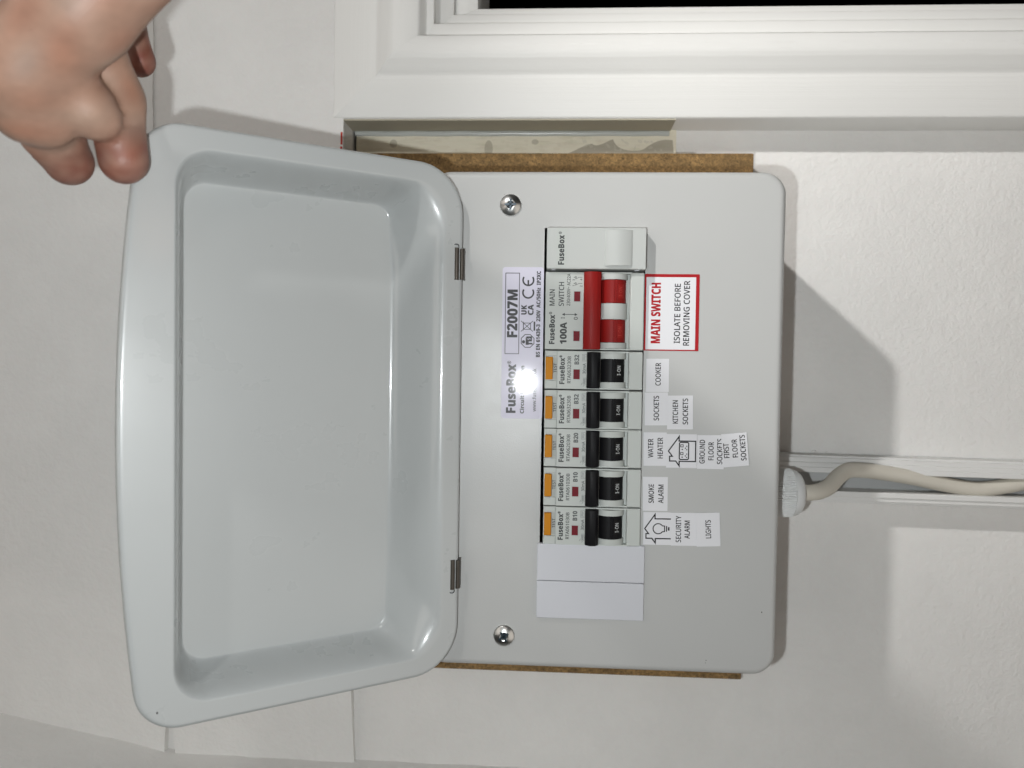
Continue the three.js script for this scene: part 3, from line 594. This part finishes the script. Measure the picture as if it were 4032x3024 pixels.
  const gripL = []; { const n = 24; const prof = Array.from({ length: n + 1 }, (_, i) => { const q = i / n; return [-4 - 12.4 * q, 0.1 + 2.2 * Math.sin(Math.PI * Math.min(1, q * 1.0)) ** 0.7 * (1 - 0.25 * q)]; }); const lp = (x) => [...prof.map(([y, z]) => [x, y, z]), [x, -16.4, -0.5], [x, -4, -0.5]]; gripL.push(flat(toCreasedNormals(loft([lp(-7.9), lp(8.2)], true, true, true), 0.5))); }
  part(tc, 'finger_grip', boxUV(merge(gripL.map((g) => toCreasedNormals(g, 0.4)))), M.deviceLight);
  for (const y of [19.2, -18.8]) part(tc, 'clip_tab', box(-9.7, -9.2, y - 1, y + 1, -5, -2.6), M.blank);
  part(tc, 'core', box(-9.1, 9.1, -22.4, 22.3, -54, -7), M.device, 'module under the cover');
  part(tc, 'face_print', card(17.6, 4.6, 0.1, 0.1, 0), printed(canvasTex(17.6, 4.6, 34, (x) => { text(x, 'FuseBox', 0.8, 3.4, 2.6, 13.6, INKD, { weight: 'bold' }); text(x, '®', 14.8, 2.2, 1.3, 1.3, INKD); }, '#b6bab6'))).position.set(0.2 * MM, 15.6 * MM, 0);
}
// ---------------------------------------------------------------- trunking and cable
{
  const t = thing('cable_trunking', 'open white plastic mini trunking running down the wall under the unit', 'trunking', [-62, -420, 0]);
  const tilt = (g) => { g.translate(49, 132, 0); g.rotateZ(-0.012); g.translate(-49, -132, 0); return g; };
  const y0 = -420, y1 = -121;
  part(t, 'base', tilt(box(-75.2, -49.2, y0, y1, -0.5, 1.4)), M.channel);
  const up = [[-49.2, 0, 1], [-50.6, 0, 13.6], [-52.4, 0, 15.2], [-54.6, 0, 14.6], [-57, 0, 16]];
  part(t, 'rail', tilt(merge([rbox(-50.8, -49.2, y0, y1, 0.2, 12.8, 0.3), rbox(-53, -50.2, y0, y1, 0.2, 14.6, 0.5), rbox(-55.6, -52.8, y0, y1, 0.2, 15.4, 0.5), rbox(-58.4, -55.4, y0, y1, 0.2, 16, 0.5)])), M.upvc);
  part(t, 'rail', tilt(merge([rbox(-71.6, -68.4, y0, y1, 0.2, 16, 0.5), rbox(-74, -71.4, y0, y1, 0.2, 15, 0.5), rbox(-75.4, -73.8, y0, y1, 0.2, 12.6, 0.3)])), M.upvc);
  for (const [x, y, r] of [[-48.6, -150, 1], [-48.8, -157, 0.6], [-50.2, -204.6, 0.7], [-49.4, -178, 0.5]]) { const g = new THREE.IcosahedronGeometry(r, 1); g.scale(0.9, 1.6, 0.8); g.translate(x, y, 0.6); part(t, 'paint_lump', g, M.wall); }
  const path = new THREE.CatmullRomCurve3([[-64.8, -122, 50], [-64.6, -130, 50], [-64.4, -137, 47], [-62.6, -145, 40], [-58.5, -153, 31], [-56, -160, 25], [-56.2, -169, 20.5], [-57.8, -182, 16.5], [-60.6, -200, 13.5], [-64.6, -220, 11], [-66.6, -236, 10.5], [-64.4, -252, 10.5], [-61.6, -266, 10], [-61, -300, 9], [-62, -360, 8], [-63, -420, 8]].map((p) => V(...p)));
  const cg = new THREE.TubeGeometry(path, 220, 4.2, 20);
  single('power_cable', cg, M.sheath, 'cream sheathed cable bending from the gland into the open trunking', 'cable', [-64.8, -260, 8]);
}
// ---------------------------------------------------------------- hand holding the lid
{
  const h = thing('person', 'bare hand holding the top corner of the open lid', 'person', [73, 162, 160]);
  const cap = [ // from, radius, to, radius
    [[151, 101, 222.0], 18.4, [132.0, 125.3, 218.0], 16.6],
    [[132.0, 125.3, 218.0], 16.6, [108.3, 150.7, 215.0], 15.6],
    [[108.3, 150.7, 215.0], 15.6, [90.9, 171.7, 212.0], 14.4],
    [[90.9, 171.7, 212.0], 14.4, [80.8, 174.4, 205.0], 10.1],
    [[80.8, 174.4, 205.0], 10.1, [78.7, 170.1, 202.0], 9.0],
    [[95.3, 169.4, 212.0], 13.2, [82.6, 157.7, 199.0], 8.2],
    [[82.6, 157.7, 199.0], 8.2, [80.1, 155.5, 196.0], 6.4],
    [[82.0, 175.4, 199.0], 9.4, [77.2, 177.0, 189.0], 9.0],
    [[77.2, 177.0, 189.0], 9.0, [70.3, 177.3, 179.0], 8.4],
    [[107.9, 160.4, 192.0], 9.7, [90.9, 156.9, 184.0], 8.8],
    [[90.9, 156.9, 184.0], 8.8, [70.1, 155.1, 182.0], 8.4],
    [[137.4, 171.4, 170.0], 7.6, [131.7, 172.3, 152.0], 6.8],
    [[131.7, 172.3, 152.0], 6.8, [118.0, 167.8, 149.0], 6.2],
  ];
  const lo = [58, 66, 136], size = 136, res = 124;
  const mc = new MarchingCubes(res, new THREE.MeshBasicMaterial(), false, false, 400000);
  mc.isolation = 0;
  const seg = cap.map(([a, ra, b, rb]) => ({ a: V(...a), b: V(...b), ra, rb, d: V(...b).sub(V(...a)) }));
  const k = 1.7;
  const folds = [[[75.5, 177, 186], [0.72, 0.1, 0.68], 0.9, 13, 0.7], [[79, 156, 188], [0.97, 0.25, 0.05], 0.9, 13, 0.7], [[83, 156, 190], [0.95, 0.3, 0.05], 0.8, 12, 0.5], [[96, 160, 204], [0.6, 0.75, 0.2], 0.9, 15, 0.8], [[88, 166, 205], [0.75, 0.62, 0.15], 0.9, 12, 0.6], [[104, 168, 213], [0.5, -0.8, 0.2], 1.2, 20, 0.5], [[84, 176, 200], [0.8, 0.2, 0.5], 0.9, 12, 0.5]].map(([c, n, ...o]) => [V(...c), V(...n).normalize(), ...o]);
  const p = V(0, 0, 0), q = V(0, 0, 0);
  for (let z = 0; z < res; z++) for (let y = 0; y < res; y++) for (let x = 0; x < res; x++) {
    p.set(lo[0] + (size * x) / res, lo[1] + (size * y) / res, lo[2] + (size * z) / res);
    let e = 0, m = 1e9; const ds = [];
    for (const s of seg) { const t = Math.max(0, Math.min(1, q.copy(p).sub(s.a).dot(s.d) / s.d.lengthSq())); const dd = q.copy(s.a).addScaledVector(s.d, t).distanceTo(p) - (s.ra + (s.rb - s.ra) * t); ds.push(dd); if (dd < m) m = dd; }
    if (m < 14) { for (const dd of ds) e += Math.exp(-(dd - m) / k); m -= k * Math.log(e); }
    // folds of skin across the fingers and the palm
    if (Math.abs(m) < 4) for (const [c, n, w, r, dep] of folds) { const d = Math.abs(q.copy(p).sub(c).dot(n)), l = q.copy(p).distanceTo(c); if (l < r && d < 3 * w) m += dep * Math.exp(-((d / w) ** 2)) * (1 - (l / r) ** 2); }
    mc.field[x + y * res + z * res * res] = -m;
  }
  mc.update();
  const n = mc.count, pa = new Float32Array(n * 3), na = mc.normalArray.slice(0, n * 3);
  for (let i = 0; i < n * 3; i++) pa[i] = lo[i % 3] + ((mc.positionArray[i] + 1) / 2) * size;
  let g = new THREE.BufferGeometry(); g.setAttribute('position', new THREE.BufferAttribute(pa, 3));
  g = mergeVertices(g, 0.01); g.computeVertexNormals(); 
  boxUV(g);
  // skin: darker, redder pads at the finger ends, mottled
  const col = new Float32Array(g.attributes.position.count * 3), gp = g.attributes.position;
  const wob = (x, y, z) => Math.sin(x * 0.31 + 1.3 * Math.sin(y * 0.23 + 0.7)) * Math.sin(y * 0.27 + Math.sin(z * 0.19)) * Math.sin(z * 0.29 + x * 0.11 + 2);
  const pads = [[70.3, 176, 179], [70.1, 155, 182], [118, 167.8, 149]];
  for (let i = 0; i < gp.count; i++) {
    const x = gp.getX(i), y = gp.getY(i), z = gp.getZ(i);
    let t = 0; for (const q of pads) t = Math.max(t, 1 - Math.hypot(x - q[0], y - q[1], z - q[2]) / 17);
    t = Math.max(0, Math.min(1, t * 1.7)) * (0.85 + 0.3 * wob(x * 2, y * 2, z * 2));
    const m = 1 + 0.12 * wob(x, y, z) + 0.06 * wob(x * 3.1, y * 2.7, z * 3.3), r = 0.05 * wob(y * 0.8, z * 0.7, x * 0.9);
    col[3 * i] = (0.385 - 0.15 * t) * m; col[3 * i + 1] = (0.228 - 0.145 * t - 0.6 * r) * m; col[3 * i + 2] = (0.163 - 0.105 * t - 0.6 * r) * m;
  }
  g.setAttribute('color', new THREE.BufferAttribute(col, 3));
  // the forearm goes on out of the frame
  const arm = new THREE.CatmullRomCurve3([[144, 111, 219], [152, 99, 223], [150, 84, 238], [138, 60, 264], [126, 20, 306], [114, -40, 370], [106, -115, 480]].map((c) => V(...c))), ringN = 40, fr = arm.computeFrenetFrames(50), rings = [];
  for (let i = 0; i <= 50; i++) { const c = arm.getPoint(i / 50), t = i / 50, ra = 17.2 + 1.6 * Math.min(1, t * 6) + 11 * t; rings.push(Array.from({ length: ringN }, (_, j) => { const a = (j / ringN) * Math.PI * 2; return c.clone().addScaledVector(fr.normals[i], -ra * Math.cos(a)).addScaledVector(fr.binormals[i], ra * Math.sin(a) * 1.08).toArray(); })); }
  const ag = loft(rings, true, true, true); ag.setAttribute('color', new THREE.Float32BufferAttribute(Array.from({ length: ag.attributes.position.count }, () => [0.385, 0.228, 0.163]).flat(), 3));
  g = mergeGeometries([g.toNonIndexed(), ag.toNonIndexed()]);
  part(h, 'hand', g, phy({ vertexColors: true, roughness: 0.5, sheen: 0.2, sheenRoughness: 0.5 }));
}
// ---------------------------------------------------------------- the lamps outside the frame
{
  const glow = (k) => std({ color: lin(0.8, 0.8, 0.8), emissive: lin(1, 0.98, 0.95), emissiveIntensity: k });
  const f = thing('flash_lamp', 'small white LED flash beside the lens, outside the frame', 'lamp', [FLASH[0], FLASH[1], FLASH[2] + 8]);
  const d = new THREE.CylinderGeometry(3, 3, 1, 24); d.rotateX(Math.PI / 2); d.translate(FLASH[0], FLASH[1], FLASH[2] + 7);
  part(f, 'led', d, glow(1.5));
  const t = thing('torch', 'small hand torch shining in from the right, outside the frame', 'torch', [TORCH[0], TORCH[1], TORCH[2]]);
  const dir = V(...TORCH).normalize(), qn = new THREE.Quaternion().setFromUnitVectors(V(0, 1, 0), dir);
  const put = (g, off) => { g.applyQuaternion(qn); g.translate(TORCH[0] + dir.x * off, TORCH[1] + dir.y * off, TORCH[2] + dir.z * off); return g; };
  part(t, 'barrel', put(new THREE.CylinderGeometry(11, 12, 90, 32), 68), M.black);
  part(t, 'led', put(new THREE.CylinderGeometry(9, 9, 1, 32), 18), glow(2));
}
renderer.render(scene, camera);
